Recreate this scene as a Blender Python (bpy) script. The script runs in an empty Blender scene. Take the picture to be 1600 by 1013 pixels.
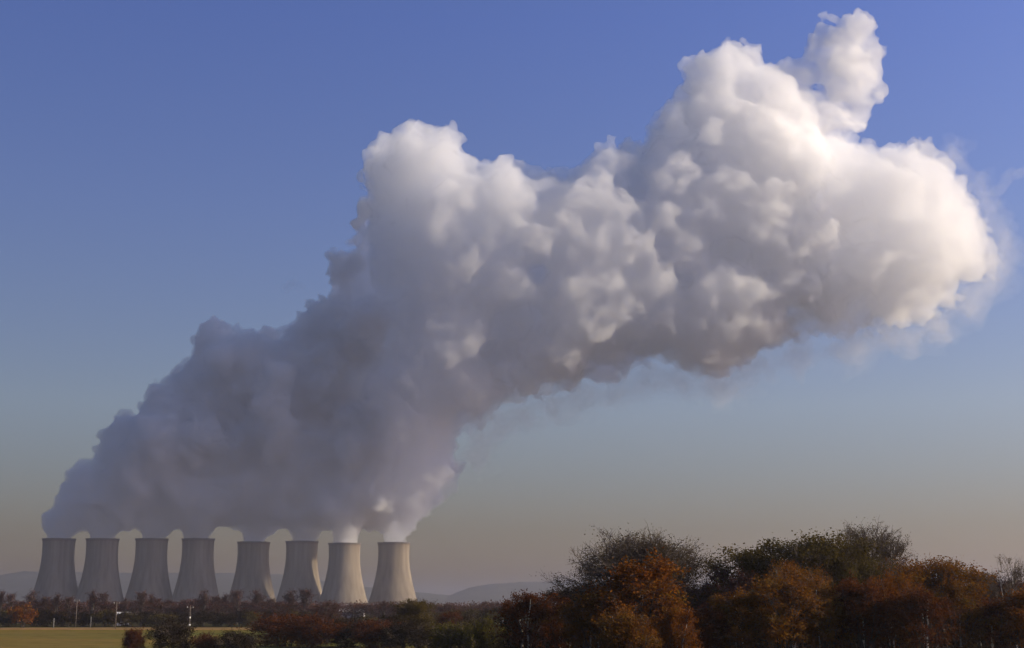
import bpy, math, random
import numpy as np
from mathutils import Vector, Matrix

random.seed(7)
rng = np.random.default_rng(11)
sc = bpy.context.scene
COL = sc.collection

# ------------------------------------------------------------------ camera model
F = 2198.0                     # focal length in pixels of the 1600 px wide picture
EYE = 8.0
HORIZON = 943.0
TILT = math.atan((HORIZON - 506.5) / F)
CT, ST = math.cos(TILT), math.sin(TILT)


def at(px, py, dist):
    """World point seen at pixel (px, py), at ground distance dist along the view axis."""
    u, v = (px - 800.0) / F, (506.5 - py) / F
    d = Vector((u, CT - v * ST, ST + v * CT))
    return d * (dist / d.y) + Vector((0, 0, EYE))


def ground_x(px, dist):
    return at(px, HORIZON, dist).x


# ------------------------------------------------------------------ small helpers
def link(name, me, mat=None, parent=None):
    o = bpy.data.objects.new(name, me)
    COL.objects.link(o)
    if mat is not None and me is not None:
        me.materials.clear()
        for m in (mat if isinstance(mat, (list, tuple)) else [mat]):
            me.materials.append(m)
    if parent is not None:
        o.parent = parent
    return o


def tag(o, label=None, cat=None, group=None, kind=None):
    if label: o['label'] = label
    if cat: o['category'] = cat
    if group: o['group'] = group
    if kind: o['kind'] = kind
    return o


def empty(name, loc=(0, 0, 0), rz=0.0, scale=(1, 1, 1)):
    o = bpy.data.objects.new(name, None)
    o.location = loc
    o.rotation_euler = (0, 0, rz)
    o.scale = scale
    o.empty_display_size = 0.5
    COL.objects.link(o)
    return o


def mesh_np(name, verts, faces_flat, sizes, smooth=False, mats=None):
    me = bpy.data.meshes.new(name)
    verts = np.asarray(verts, dtype=np.float32)
    faces_flat = np.asarray(faces_flat, dtype=np.int32)
    sizes = np.asarray(sizes, dtype=np.int32)
    me.vertices.add(len(verts))
    me.vertices.foreach_set('co', verts.ravel())
    me.loops.add(len(faces_flat))
    me.loops.foreach_set('vertex_index', faces_flat)
    me.polygons.add(len(sizes))
    starts = np.concatenate([[0], np.cumsum(sizes)[:-1]]).astype(np.int32)
    me.polygons.foreach_set('loop_start', starts)
    if mats is not None:
        me.polygons.foreach_set('material_index', np.asarray(mats, dtype=np.int32))
    me.polygons.foreach_set('use_smooth', np.full(len(sizes), smooth, dtype=bool))
    me.update(calc_edges=True)
    return me


# ------------------------------------------------------------------ materials
def new_mat(name):
    m = bpy.data.materials.new(name)
    m.use_nodes = True
    nt = m.node_tree
    nt.nodes.clear()
    out = nt.nodes.new('ShaderNodeOutputMaterial')
    return m, nt, out


def volume_mat(name, density, color=(1, 1, 1), aniso=0.0, skin=0.0):
    m, nt, out = new_mat(name)
    v = nt.nodes.new('ShaderNodeVolumePrincipled')
    v.inputs['Color'].default_value = (*color, 1)
    v.inputs['Density'].default_value = density
    v.inputs['Density Attribute'].default_value = ''
    v.inputs['Temperature Attribute'].default_value = ''
    v.inputs['Anisotropy'].default_value = aniso
    nt.links.new(v.outputs[0], out.inputs['Volume'])
    if skin > 0:
        t = nt.nodes.new('ShaderNodeBsdfTransparent')
        d = nt.nodes.new('ShaderNodeBsdfDiffuse')
        d.inputs['Color'].default_value = (0.9, 0.9, 0.9, 1)
        mx = nt.nodes.new('ShaderNodeMixShader')
        mx.inputs[0].default_value = skin
        nt.links.new(t.outputs[0], mx.inputs[1])
        nt.links.new(d.outputs[0], mx.inputs[2])
        nt.links.new(mx.outputs[0], out.inputs['Surface'])
    return m


def noisy_mat(name, c1, c2, scale=1.0, rough=0.9, detail=4, c3=None, coord='Object'):
    m, nt, out = new_mat(name)
    b = nt.nodes.new('ShaderNodeBsdfPrincipled')
    b.inputs['Roughness'].default_value = rough
    b.inputs['Specular IOR Level'].default_value = 0.2
    tc = nt.nodes.new('ShaderNodeTexCoord')
    n = nt.nodes.new('ShaderNodeTexNoise')
    n.inputs['Scale'].default_value = scale
    n.inputs['Detail'].default_value = detail
    r = nt.nodes.new('ShaderNodeValToRGB')
    r.color_ramp.elements[0].position = 0.3
    r.color_ramp.elements[0].color = (*c1, 1)
    r.color_ramp.elements[1].position = 0.7
    r.color_ramp.elements[1].color = (*c2, 1)
    if c3:
        e = r.color_ramp.elements.new(0.5)
        e.color = (*c3, 1)
    nt.links.new(tc.outputs[coord], n.inputs['Vector'])
    nt.links.new(n.outputs['Fac'], r.inputs[0])
    nt.links.new(r.outputs[0], b.inputs['Base Color'])
    nt.links.new(b.outputs[0], out.inputs['Surface'])
    return m


#@@WORLD
# ------------------------------------------------------------------ sun, sky, camera, render settings
SUN_EL = math.radians(21)
SUN_BEHIND = math.radians(-2)         # sun stands to the right, a touch on the viewer's side
w = bpy.data.worlds.new('World')
sc.world = w
w.use_nodes = True
nt = w.node_tree
bg = nt.nodes['Background']
sky = nt.nodes.new('ShaderNodeTexSky')
sky.sky_type = 'NISHITA'
sky.sun_disc = False
sky.sun_elevation = SUN_EL
sky.sun_rotation = math.pi / 2 - SUN_BEHIND      # clockwise from +Y
sky.altitude = 50
sky.air_density = 1.0
sky.dust_density = 1.0
sky.ozone_density = 4.0
bg.inputs['Strength'].default_value = 0.099
# the smoggy band low in the sky: the clear-sky model times a tint by elevation
tc = nt.nodes.new('ShaderNodeTexCoord')
sp = nt.nodes.new('ShaderNodeSeparateXYZ')
rp = nt.nodes.new('ShaderNodeValToRGB')
mu = nt.nodes.new('ShaderNodeVectorMath')
mu.operation = 'MULTIPLY'
SKY_TINT = [(0.0, (0.36, 0.245, 0.21)), (0.05, (0.385, 0.272, 0.235)), (0.09, (0.475, 0.352, 0.322)), (0.135, (0.59, 0.445, 0.415)), (0.27, (0.575, 0.465, 0.565)), (0.40, (0.535, 0.465, 0.665)), (0.55, (0.60, 0.54, 0.62)), (1.0, (0.62, 0.56, 0.58))]
while len(rp.color_ramp.elements) < len(SKY_TINT):
    rp.color_ramp.elements.new(0.5)
for e, (p, c) in zip(rp.color_ramp.elements, SKY_TINT):
    e.position = p
    e.color = (*c, 1)
sc2 = nt.nodes.new('ShaderNodeVectorMath')
sc2.operation = 'SCALE'
sc2.inputs['Scale'].default_value = 2.0
nt.links.new(tc.outputs['Generated'], sp.inputs[0])
nt.links.new(sp.outputs['Z'], rp.inputs[0])
nt.links.new(sky.outputs[0], mu.inputs[0])
nt.links.new(rp.outputs[0], mu.inputs[1])
gl = nt.nodes.new('ShaderNodeMath')
gl.operation = 'MULTIPLY_ADD'
gl.inputs[1].default_value = 0.85
gl.inputs[2].default_value = 2.0
nt.links.new(sp.outputs['X'], gl.inputs[0])
nt.links.new(gl.outputs[0], sc2.inputs['Scale'])
nt.links.new(mu.outputs[0], sc2.inputs[0])
nt.links.new(sc2.outputs[0], bg.inputs['Color'])

sd = Vector((math.cos(SUN_EL) * math.cos(SUN_BEHIND), math.cos(SUN_EL) * math.sin(SUN_BEHIND), math.sin(SUN_EL)))
ld = bpy.data.lights.new('sun', 'SUN')
ld.energy = 5.0
ld.angle = math.radians(0.5)
ld.color = (1.0, 0.86, 0.64)
lo = bpy.data.objects.new('sun', ld)
lo.rotation_euler = sd.to_track_quat('Z', 'Y').to_euler()
lo.location = (300, -50, 200)
COL.objects.link(lo)

cd = bpy.data.cameras.new('camera')
cd.sensor_width = 36.0
cd.lens = 36.0 * F / 1600.0
cd.clip_start = 0.5
cd.clip_end = 60000
cam = bpy.data.objects.new('camera', cd)
cam.location = (0, 0, EYE)
cam.rotation_euler = (math.pi / 2 + TILT, 0, 0)
COL.objects.link(cam)
sc.camera = cam

sc.view_settings.view_transform = 'Standard'
sc.view_settings.look = 'None'
sc.view_settings.gamma = 1.0
sc.view_settings.use_curve_mapping = False
sc.view_settings.exposure = 0.15
cy = sc.cycles
cy.use_denoising = True
cy.max_bounces = 32
cy.diffuse_bounces = 3
cy.glossy_bounces = 2
cy.volume_bounces = 28
cy.transparent_max_bounces = 96
cy.use_adaptive_sampling = True
cy.adaptive_threshold = 0.07
cy.adaptive_min_samples = 32
cy.caustics_reflective = False
cy.caustics_refractive = False

#@@PLUME
# ------------------------------------------------------------------ steam plume
PD = 2390.0
MPP = PD / F
OUT = [(70, 838), (64, 815), (72, 797), (95, 782), (112, 757), (130, 737), (141, 702), (152, 672), (172, 647), (180, 632), (210, 622),
       (219, 592), (235, 580), (254, 590), (266, 562), (290, 542), (291, 512), (310, 487), (330, 477), (350, 490), (380, 496),
       (410, 502), (448, 495), (458, 470), (482, 457), (505, 448), (498, 420), (501, 388), (515, 372), (540, 368), (541, 322),
       (554, 300), (551, 252), (566, 212), (600, 192), (640, 180), (688, 180), (713, 192), (726, 217), (752, 245), (772, 230),
       (810, 232), (842, 242), (868, 256), (900, 243), (925, 218), (960, 202), (1000, 202), (1017, 167), (1051, 132), (1057, 102),
       (1091, 67), (1130, 57), (1165, 44), (1190, 62), (1222, 80), (1240, 100), (1262, 128), (1290, 148), (1312, 168), (1328, 180),
       (1338, 192), (1352, 206), (1400, 203), (1450, 203), (1488, 233), (1518, 272),
       (1547, 322), (1562, 362), (1576, 400), (1566, 440), (1528, 460), (1498, 498), (1450, 513), (1400, 528), (1340, 538),
       (1250, 545), (1190, 568), (1150, 597), (1110, 602), (1070, 588), (1040, 580), (980, 603), (920, 622), (860, 628), (800, 648),
       (760, 676), (722, 692), (733, 722), (728, 758), (700, 788), (670, 810), (655, 826), (640, 838), (560, 828), (480, 830),
       (420, 836), (370, 830), (345, 834), (300, 838), (270, 832), (240, 838), (200, 832), (160, 838)]
OUT = np.array(OUT, float)


def inside(P):
    x, y = P[:, 0], P[:, 1]
    c = np.zeros(len(P), bool)
    j = len(OUT) - 1
    for i in range(len(OUT)):
        xi, yi = OUT[i]; xj, yj = OUT[j]
        cond = ((yi > y) != (yj > y)) & (x < (xj - xi) * (y - yi) / (yj - yi + 1e-12) + xi)
        c ^= cond
        j = i
    return c


def edge_dist(P):
    d = np.full(len(P), 1e9)
    n = len(OUT)
    for i in range(n):
        a, b = OUT[i], OUT[(i + 1) % n]
        ab = b - a
        t = np.clip(((P - a) @ ab) / (ab @ ab), 0, 1)
        d = np.minimum(d, np.linalg.norm(P - a - t[:, None] * ab, axis=1))
    return d


# unit icosphere as numpy
def ico(sub):
    import bmesh
    bm = bmesh.new()
    bmesh.ops.create_icosphere(bm, subdivisions=sub, radius=1.0)
    v = np.array([p.co[:] for p in bm.verts], dtype=np.float32)
    bm.faces.ensure_lookup_table()
    f = np.array([[q.index for q in p.verts] for p in bm.faces], dtype=np.int32)
    bm.free()
    return v, f


def spheres_mesh(name, C, R, sub=2):
    v, f = ico(sub)
    V = (C[:, None, :] + R[:, None, None] * v[None]).reshape(-1, 3)
    Fc = (f[None] + (np.arange(len(C)) * len(v))[:, None, None]).reshape(-1)
    return mesh_np(name, V, Fc, np.full(len(C) * len(f), 3))


def reskin(me, name, voxel, smooth_iter):
    o = bpy.data.objects.new('tmp', me)
    COL.objects.link(o)
    m = o.modifiers.new('r', 'REMESH')
    m.mode = 'VOXEL'
    m.voxel_size = voxel
    m.use_smooth_shade = True
    s = o.modifiers.new('s', 'SMOOTH')
    s.factor = 0.5
    s.iterations = smooth_iter
    dg = bpy.context.evaluated_depsgraph_get()
    dg.update()
    res = bpy.data.meshes.new_from_object(o.evaluated_get(dg))
    bpy.data.objects.remove(o)
    bpy.data.meshes.remove(me)
    res.name = name
    return res


def merge_spheres(name, C, R, voxel, smooth_iter=2):
    """Union of the spheres as one clean closed skin."""
    return reskin(spheres_mesh(name + '_raw', C, R), name, voxel, smooth_iter)


def rand_dirs(n):
    d = rng.normal(size=(n, 3))
    return d / np.linalg.norm(d, axis=1)[:, None]


# main lobes: big discs first, then smaller ones up to the outline
def lerp(x, xs, ys):
    return float(np.interp(x, xs, ys))


def thick(p):
    """half thickness (in px) of the plume along the view at picture point p"""
    x, y = p
    return 38 + 85 * min(1, max(0, (835 - y) / 250.0)) + lerp(x, [450, 720, 1100, 1300], [-15, 20, -5, -20])


def drift(p):
    """how far (in px) the plume's middle has drifted away from the towers' distance"""
    up = min(1, max(0, (480 - p[1]) / 170.0))
    near = lerp(p[0], [480, 640, 720, 930, 1060], [0, -38, -50, -30, 0]) * up
    return near + lerp(p[0], [200, 480, 700, 1100, 1450], [35, 25, 5, 8, 10]) * min(1, max(0, (835 - p[1]) / 200.0))


cand = np.column_stack([rng.uniform(55, 1585, 9000), rng.uniform(5, 840, 9000)])
cand = cand[inside(cand)]
cd_ = edge_dist(cand)
order = np.argsort(-np.minimum(cd_, 72) - rng.uniform(0, 12, len(cand)))
lob = []
for k in order:
    r = min(cd_[k], 72.0) * rng.uniform(0.8, 1.0)
    if r < 9: continue
    p = cand[k]
    ok = True
    for (q, s, _) in lob:
        dd = math.hypot(p[0] - q[0], p[1] - q[1])
        if dd < max(s * 0.72, r * 0.8) if s > r * 0.8 else dd < s * 0.9:
            ok = False
            break
    if ok:
        T = thick(p)
        off = rng.uniform(-0.3 if p[0] < 560 and p[1] > 400 else -1, 1) * max(0.0, T - r) * 0.9
        lob.append((p, r, off))
n0 = len(lob)
# bulges on the near and the far face
for k in rng.permutation(len(cand))[:900]:
    if cd_[k] < 30: continue
    p = cand[k]
    if p[0] < 600 and p[1] > 400 and rng.random() < 0.85: continue
    T = thick(p) * min(1.0, cd_[k] / 95.0) ** 0.5
    r = rng.uniform(0.35, 0.75) * min(cd_[k], 75)
    if len(lob) - n0 > 260: break
    lob.append((p, r, -(T - r * 0.6) if rng.random() < 0.75 else (T - r * 0.6)))
# large bulges the photograph shows on the near face, and low ones added to shade the towers: x, y, radius, share of the half thickness
for (x, y, r, s) in [(690, 262, 62, .8), (665, 330, 55, .8), (640, 225, 40, .6), (700, 215, 36, .6), (795, 330, 45, 1.0), (775, 285, 34, .7), (905, 312, 50, 1.0), (880, 345, 42, 1.0), (925, 275, 34, .8),
                     (1062, 262, 48, 1.0), (1095, 290, 38, .9), (1040, 345, 50, 1.0), (1180, 205, 66, .8), (1215, 150, 55, .7), (1150, 120, 50, .6), (1105, 110, 40, .4), (1240, 250, 52, .9), (1205, 335, 60, .9),
                     (1338, 45, 44, .1), (1358, 92, 40, .0), (1325, 92, 46, .2), (1318, 140, 40, .3), (1300, 178, 42, .4), (1335, 175, 34, .2), (1345, 132, 42, .2), (1302, 62, 30, .2), (1308, 104, 42, .3), (1290, 22, 16, 0), (1282, 46, 20, .1), (1270, 78, 28, .2), (1290, 110, 32, .2),
                     (1258, 118, 32, .3), (1262, 160, 36, .4), (1230, 110, 30, .3),
                     (1400, 330, 62, .8), (1360, 270, 50, .8), (1450, 280, 48, .7), (1490, 385, 55, .6), (1300, 450, 60, .8), (1390, 430, 55, .7), (1130, 525, 52, .7), (1115, 572, 34, .3), (1165, 552, 32, .3), (1080, 560, 34, .4), (1040, 490, 50, .8), (930, 430, 60, .9), (760, 450, 60, .8),
                     (640, 480, 55, .7), (665, 735, 44, .7), (640, 788, 32, .6), (705, 738, 30, .4), (690, 768, 28, .4), (665, 800, 22, .4), (600, 765, 36, .9), (560, 775, 34, .9), (520, 785, 30, .9)]:
    d0 = -s * 0.8 * thick((x, y))
    lob.append((np.array([x, y], float), r * 0.85, d0))
    for q in range(5):
        a, e = rng.uniform(0, 6.28), rng.uniform(0.4, 0.8) * r
        lob.append((np.array([x + e * math.cos(a), y + e * math.sin(a)]), r * rng.uniform(0.35, 0.6), d0 - rng.uniform(-0.2, 0.3) * r))

C0, R0 = [], []
for (p, r, off) in lob:
    c = at(p[0], p[1], PD + (off + drift(p)) * MPP)
    C0.append(c[:])
    R0.append(r * MPP * 0.88)
C0 = np.array(C0); R0 = np.array(R0)

# columns of steam leaving each tower: rim centre pixel, rim row, distance
TOWERS = [(92.5, 842, 2415), (160.5, 842, 2405), (237.5, 842, 2415), (310, 842, 2405), (396.5, 847, 2450), (472, 846, 2396),
          (538.5, 849, 2350), (615.5, 848, 2520)]
JC, JR = [], []
for i, (tx, ty, td) in enumerate(TOWERS):
    x, y, r = tx, ty + 2.0, 23.5
    for k in range(10):
        c = at(x, y, td + (PD - td) * k / 12.0)
        JC.append(c[:]); JR.append(r * td / F)
        y -= r * 0.36
        x += 1.0 + k * 0.9
        r += 1.1
for x in np.arange(74, 640, 9.0):
    r = rng.uniform(13, 20)
    c = at(x + rng.uniform(-4, 4), 838 - r * rng.uniform(0.9, 1.5) - 4, np.interp(x, [92, 310, 396, 600], [2410, 2405, 2435, 2440]) + rng.uniform(-36, 36))
    JC.append(c[:]); JR.append(r * MPP)
for x in np.arange(505, 650, 7.0):          # steam close above the right-hand towers, at their own distances
    r = rng.uniform(15, 21)
    c = at(x + rng.uniform(-4, 4), 836 - r * rng.uniform(1.0, 2.2), np.interp(x, [538, 615], [2350, 2510]) + rng.uniform(-25, 40))
    JC.append(c[:]); JR.append(r * MPP)
JC = np.array(JC); JR = np.array(JR)

# billows on billows: two generations of smaller lobes on every lobe's skin
def billow(C, R, n, lo, hi, sink, up=0.0):
    reps = np.repeat(np.arange(len(C)), n)
    d = rand_dirs(len(reps))
    d[:, 2] += up
    d /= np.linalg.norm(d, axis=1)[:, None]
    rr = R[reps] * rng.uniform(lo, hi, len(reps))
    cc = C[reps] + d * (R[reps] - rr * sink)[:, None]
    return cc, rr


def keep_surface(C, R, C2, R2, f=0.75):
    """drop the small lobes that are buried in a big one"""
    keep = np.ones(len(C2), bool)
    for i in range(0, len(C2), 2000):
        dd = np.linalg.norm(C2[i:i + 2000, None, :] - C[None], axis=2)
        keep[i:i + 2000] = ~((dd + R2[i:i + 2000, None] * f) < R[None]).any(axis=1)
    return C2[keep], R2[keep]


A0 = np.vstack([C0, JC]); B0 = np.concatenate([R0, JR])
C1, R1 = billow(A0, B0, 34, 0.16, 0.42, 0.42)
C1, R1 = keep_surface(A0, B0, C1, R1)
C2, R2 = billow(C1, R1, 14, 0.22, 0.5, 0.40)
k2 = R2 > 3.5
C2, R2 = C2[k2], R2[k2]
C2, R2 = keep_surface(A0, B0, C2, R2)
C2, R2 = keep_surface(C1, R1, C2, R2, 0.6)
AC = np.vstack([A0, C1, C2]); AR = np.concatenate([B0, R1, R2])
# nothing hangs below the rims between the towers
low = (AC[:, 2] - AR < 116) & (np.arange(len(AC)) >= len(A0))
AC, AR = AC[~low], AR[~low]


def drop_specks(me, least=500):
    """remove loose droplets: keep only pieces with many vertices"""
    n = len(me.vertices)
    ed = np.empty(len(me.edges) * 2, np.int32); me.edges.foreach_get('vertices', ed); ed = ed.reshape(-1, 2)
    lab = np.arange(n)
    while True:
        a, b = lab[ed[:, 0]], lab[ed[:, 1]]
        lo, hi = np.minimum(a, b), np.maximum(a, b)
        if (lo == hi).all(): break
        np.minimum.at(lab, hi, lo)
        while (lab[lab] != lab).any(): lab = lab[lab]
    cnt = np.bincount(lab, minlength=n)
    keep = cnt[lab] >= least
    if keep.all(): return me
    co = np.empty(n * 3, np.float32); me.vertices.foreach_get('co', co); co = co.reshape(-1, 3)
    li = np.empty(len(me.loops), np.int32); me.loops.foreach_get('vertex_index', li)
    ls = np.empty(len(me.polygons), np.int32); me.polygons.foreach_get('loop_start', ls)
    lt = np.empty(len(me.polygons), np.int32); me.polygons.foreach_get('loop_total', lt)
    pk = keep[li[ls]]
    new = np.cumsum(keep) - 1
    r = mesh_np(me.name, co[keep], new[li[np.repeat(pk, lt)]], lt[pk], smooth=True)
    return r


def ragged(me, amps, voxel=3.6):
    """push the skin in and out with turbulence, so that no lobe stays a clean ball"""
    from mathutils import noise
    n = len(me.vertices)
    co = np.empty(n * 3, np.float32); me.vertices.foreach_get('co', co); co = co.reshape(-1, 3)
    no = np.empty(n * 3, np.float32); me.vertices.foreach_get('normal', no); no = no.reshape(-1, 3)
    d = np.zeros(n, np.float32)
    for amp, scale, octv in amps:
        d += amp * np.array([noise.turbulence(Vector(c) / scale, octv, False) - 0.45 for c in co], np.float32)
    me.vertices.foreach_set('co', (co + no * d[:, None]).ravel())
    me.update()
    return drop_specks(reskin(me, me.name, voxel, 1))


# three bodies of steam: dense and greyed with painted-in shade at lower left, thinner as it drifts, thinnest at the far end
JIT = rng.normal(size=len(AC)) * 26
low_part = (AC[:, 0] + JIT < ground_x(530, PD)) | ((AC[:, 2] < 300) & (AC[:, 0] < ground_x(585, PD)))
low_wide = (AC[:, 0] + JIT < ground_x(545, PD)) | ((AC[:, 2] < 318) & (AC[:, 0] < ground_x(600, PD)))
end_part = (AC[:, 0] + JIT > ground_x(1290, PD)) & (AC[:, 2] < 830)
end_wide = (AC[:, 0] + JIT > ground_x(1272, PD)) & (AC[:, 2] < 850)
M_steam = volume_mat('steam', 0.037, (0.9993, 0.9993, 0.9993), 0.5, skin=0.025)
M_dense = volume_mat('dense_shaded_steam', 0.08, (0.988, 0.981, 0.973), 0.4, skin=0.03)
M_soft = volume_mat('soft_steam', 0.027, (0.9993, 0.9993, 0.9993), 0.5, skin=0.02)
mid = ~(low_part | end_part)
pm = merge_spheres('steam_plume', AC[mid], AR[mid], 3.4, 2)
pm = ragged(pm, [(10, 40, 3), (7, 15, 2)])
plume = link('steam_plume', pm, M_steam)
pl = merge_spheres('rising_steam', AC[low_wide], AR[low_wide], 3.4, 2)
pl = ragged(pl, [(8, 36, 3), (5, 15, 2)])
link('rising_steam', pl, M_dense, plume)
pe = merge_spheres('fading_steam', AC[end_wide], AR[end_wide] * 1.04, 3.8, 2)
pe = ragged(pe, [(12, 40, 3), (9, 15, 2)])
link('fading_steam', pe, M_soft, plume)
WISP = [[(1540, 300, 13), (1556, 292, 14), (1572, 284, 15), (1588, 276, 16), (1602, 268, 17)], [(440, 448, 8), (450, 443, 11), (462, 444, 10), (474, 449, 9), (486, 452, 8)]]
M_thin = volume_mat('thin_steam', 0.005, (0.998, 0.998, 0.998))
for W in WISP:
    c = np.array([at(x, y, PD + (drift((x, y)) + rng.uniform(-15, 15)) * MPP)[:] for x, y, r in W])
    r = np.array([q[2] * MPP for q in W])
    c1, r1 = billow(c, r, 26, 0.25, 0.5, 0.2)
    mm = ragged(merge_spheres('wisp', np.vstack([c, c1]), np.concatenate([r, r1]), 3.5, 2), [(16, 26, 3)], 3.0)
    link('wisp', mm, M_thin, plume)
# thin veil round the soft lower and right-hand rim of the plume
EDGE = [(1120, 590, 40), (1180, 572, 34), (1250, 552, 34), (1330, 538, 38), (1400, 525, 36), (1465, 508, 34), (1512, 475, 36), (1550, 430, 36), (1562, 385, 34), (1545, 335, 30),
        (1060, 590, 34), (1010, 592, 34), (960, 606, 32), (910, 620, 32), (865, 630, 32), (820, 644, 32), (780, 662, 32), (750, 684, 30), (742, 715, 28), (1490, 245, 26), (1520, 290, 26)]
c = np.array([at(x, y, PD + (drift((x, y)) + rng.uniform(-30, 30)) * MPP)[:] for x, y, r in EDGE])
for k, (f, dens) in enumerate([(1.0, 0.0030), (0.72, 0.0042), (1.25, 0.0017)]):
    r = np.array([q[2] * MPP * f for q in EDGE])
    c1, r1 = billow(c, r, 40, 0.2, 0.45, 0.15)
    c2, r2 = billow(c1, r1, 6, 0.3, 0.5, 0.1)
    mm = ragged(merge_spheres('veil', np.vstack([c, c1, c2]), np.concatenate([r, r1, r2]), 5.0, 2), [(22, 32, 3)])
    tag(link('veil', mm, volume_mat('veil_steam', dens, (0.998, 0.998, 0.998)), plume), kind='stuff')
tag(plume, 'huge white and grey steam plume drifting right from the cooling towers', 'steam plume', kind='thing')
#@@END_PLUME

#@@GROUND
def nodes_ramp(nt, fac, stops):
    r = nt.nodes.new('ShaderNodeValToRGB')
    while len(r.color_ramp.elements) < len(stops):
        r.color_ramp.elements.new(0.5)
    for e, (p, c) in zip(r.color_ramp.elements, stops):
        e.position = p
        e.color = (*c, 1)
    nt.links.new(fac, r.inputs[0])
    return r


def ground_mat():
    m, nt, out = new_mat('pasture')
    b = nt.nodes.new('ShaderNodeBsdfDiffuse')
    geo = nt.nodes.new('ShaderNodeNewGeometry')
    sp = nt.nodes.new('ShaderNodeSeparateXYZ')
    nt.links.new(geo.outputs['Position'], sp.inputs[0])
    n1 = nt.nodes.new('ShaderNodeTexNoise'); n1.inputs['Scale'].default_value = 0.03; n1.inputs['Detail'].default_value = 6
    n2 = nt.nodes.new('ShaderNodeTexNoise'); n2.inputs['Scale'].default_value = 0.5; n2.inputs['Detail'].default_value = 5
    mp = nt.nodes.new('ShaderNodeMapping'); mp.inputs['Scale'].default_value = (0.35, 1.0, 1.0)
    nt.links.new(geo.outputs['Position'], mp.inputs[0])
    nt.links.new(mp.outputs[0], n1.inputs['Vector']); nt.links.new(mp.outputs[0], n2.inputs['Vector'])
    # distance bands: scrub, pasture, dry margin by the hedge, dull land beyond
    ad = nt.nodes.new('ShaderNodeMath'); ad.operation = 'MULTIPLY_ADD'; ad.inputs[1].default_value = 22.0
    nt.links.new(n1.outputs['Fac'], ad.inputs[0]); nt.links.new(sp.outputs['Y'], ad.inputs[2])
    dv = nt.nodes.new('ShaderNodeMath'); dv.operation = 'DIVIDE'; dv.inputs[1].default_value = 1000.0
    nt.links.new(ad.outputs[0], dv.inputs[0])
    r = nodes_ramp(nt, dv.outputs[0], [(0.0, (0.04, 0.034, 0.014)), (0.258, (0.045, 0.038, 0.015)), (0.272, (0.20, 0.15, 0.045)), (0.41, (0.145, 0.130, 0.038)),
                                       (0.455, (0.16, 0.13, 0.024)), (0.466, (0.24, 0.17, 0.075)), (0.494, (0.22, 0.15, 0.065)), (0.505, (0.05, 0.045, 0.02))])
    r2 = nodes_ramp(nt, n2.outputs['Fac'], [(0.3, (0.45, 0.42, 0.4)), (0.48, (0.95, 0.95, 0.95)), (0.7, (1.1, 1.08, 1.0))])
    mx = nt.nodes.new('ShaderNodeVectorMath'); mx.operation = 'MULTIPLY'
    nt.links.new(r.outputs[0], mx.inputs[0]); nt.links.new(r2.outputs[0], mx.inputs[1])
    r3 = nodes_ramp(nt, n1.outputs['Fac'], [(0.38, (0.8, 0.95, 0.85)), (0.62, (1.35, 1.08, 1.15))])
    m3 = nt.nodes.new('ShaderNodeVectorMath'); m3.operation = 'MULTIPLY'
    nt.links.new(mx.outputs[0], m3.inputs[0]); nt.links.new(r3.outputs[0], m3.inputs[1])
    nt.links.new(m3.outputs[0], b.inputs['Color'])
    bp = nt.nodes.new('ShaderNodeBump'); bp.inputs['Strength'].default_value = 0.8; bp.inputs['Distance'].default_value = 0.3
    nt.links.new(n2.outputs['Fac'], bp.inputs['Height']); nt.links.new(bp.outputs[0], b.inputs['Normal'])
    nt.links.new(b.outputs[0], out.inputs['Surface'])
    return m


gm = mesh_np('ground', [(-15000, -300, 0), (15000, -300, 0), (15000, 13500, 0), (-15000, 13500, 0)], [0, 1, 2, 3], [4])
tag(link('ground', gm, ground_mat()), kind='structure')

# far hills: ridge line given as (px, py) of the crest
RIDGE = [(-900, 905), (-300, 899), (-60, 901), (0, 902), (40, 895), (110, 896), (200, 897), (330, 897), (440, 899), (540, 914), (600, 921), (660, 927), (705, 931),
         (716, 926), (735, 919), (765, 914), (810, 911), (860, 910), (910, 910), (1000, 911), (1100, 914), (1300, 921), (1600, 926), (2300, 918)]


def hill_mesh(dist, depth, ridge, nrow=14, jit=1.2):
    xs = np.arange(-900, 2300, 4.0)
    ys = np.interp(xs, [p[0] for p in ridge], [p[1] for p in ridge])
    V, n = [], len(xs)
    js = rng.normal(size=(n,)) * jit
    for i in range(nrow):
        t = i / (nrow - 1)
        prof = math.sin(t * math.pi / 2) ** 1.3 if i < nrow - 1 else 1.0
        d = dist - depth * (1 - t)
        for k in range(n):
            top = max(2.0, (HORIZON - ys[k]) * dist / F + EYE + (js[k] if t > 0.85 else js[k] * 0.3 + rng.normal() * jit))
            V.append((ground_x(xs[k], dist), d, top * prof - (0.5 if i == 0 else 0)))
    for k in range(n):
        V.append((V[k][0], dist + depth, -0.5))
    Fc = []
    for i in range(nrow):
        for k in range(n - 1):
            Fc += [i * n + k, i * n + k + 1, (i + 1) * n + k + 1, (i + 1) * n + k]
    return mesh_np('hills', V, Fc, np.full(len(Fc) // 4, 4))


hm = hill_mesh(6500, 900, RIDGE, jit=0.7)
tag(link('hills', hm, noisy_mat('hill_woods', (0.035, 0.04, 0.025), (0.085, 0.08, 0.05), 0.012, coord='Object')), kind='structure')

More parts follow.
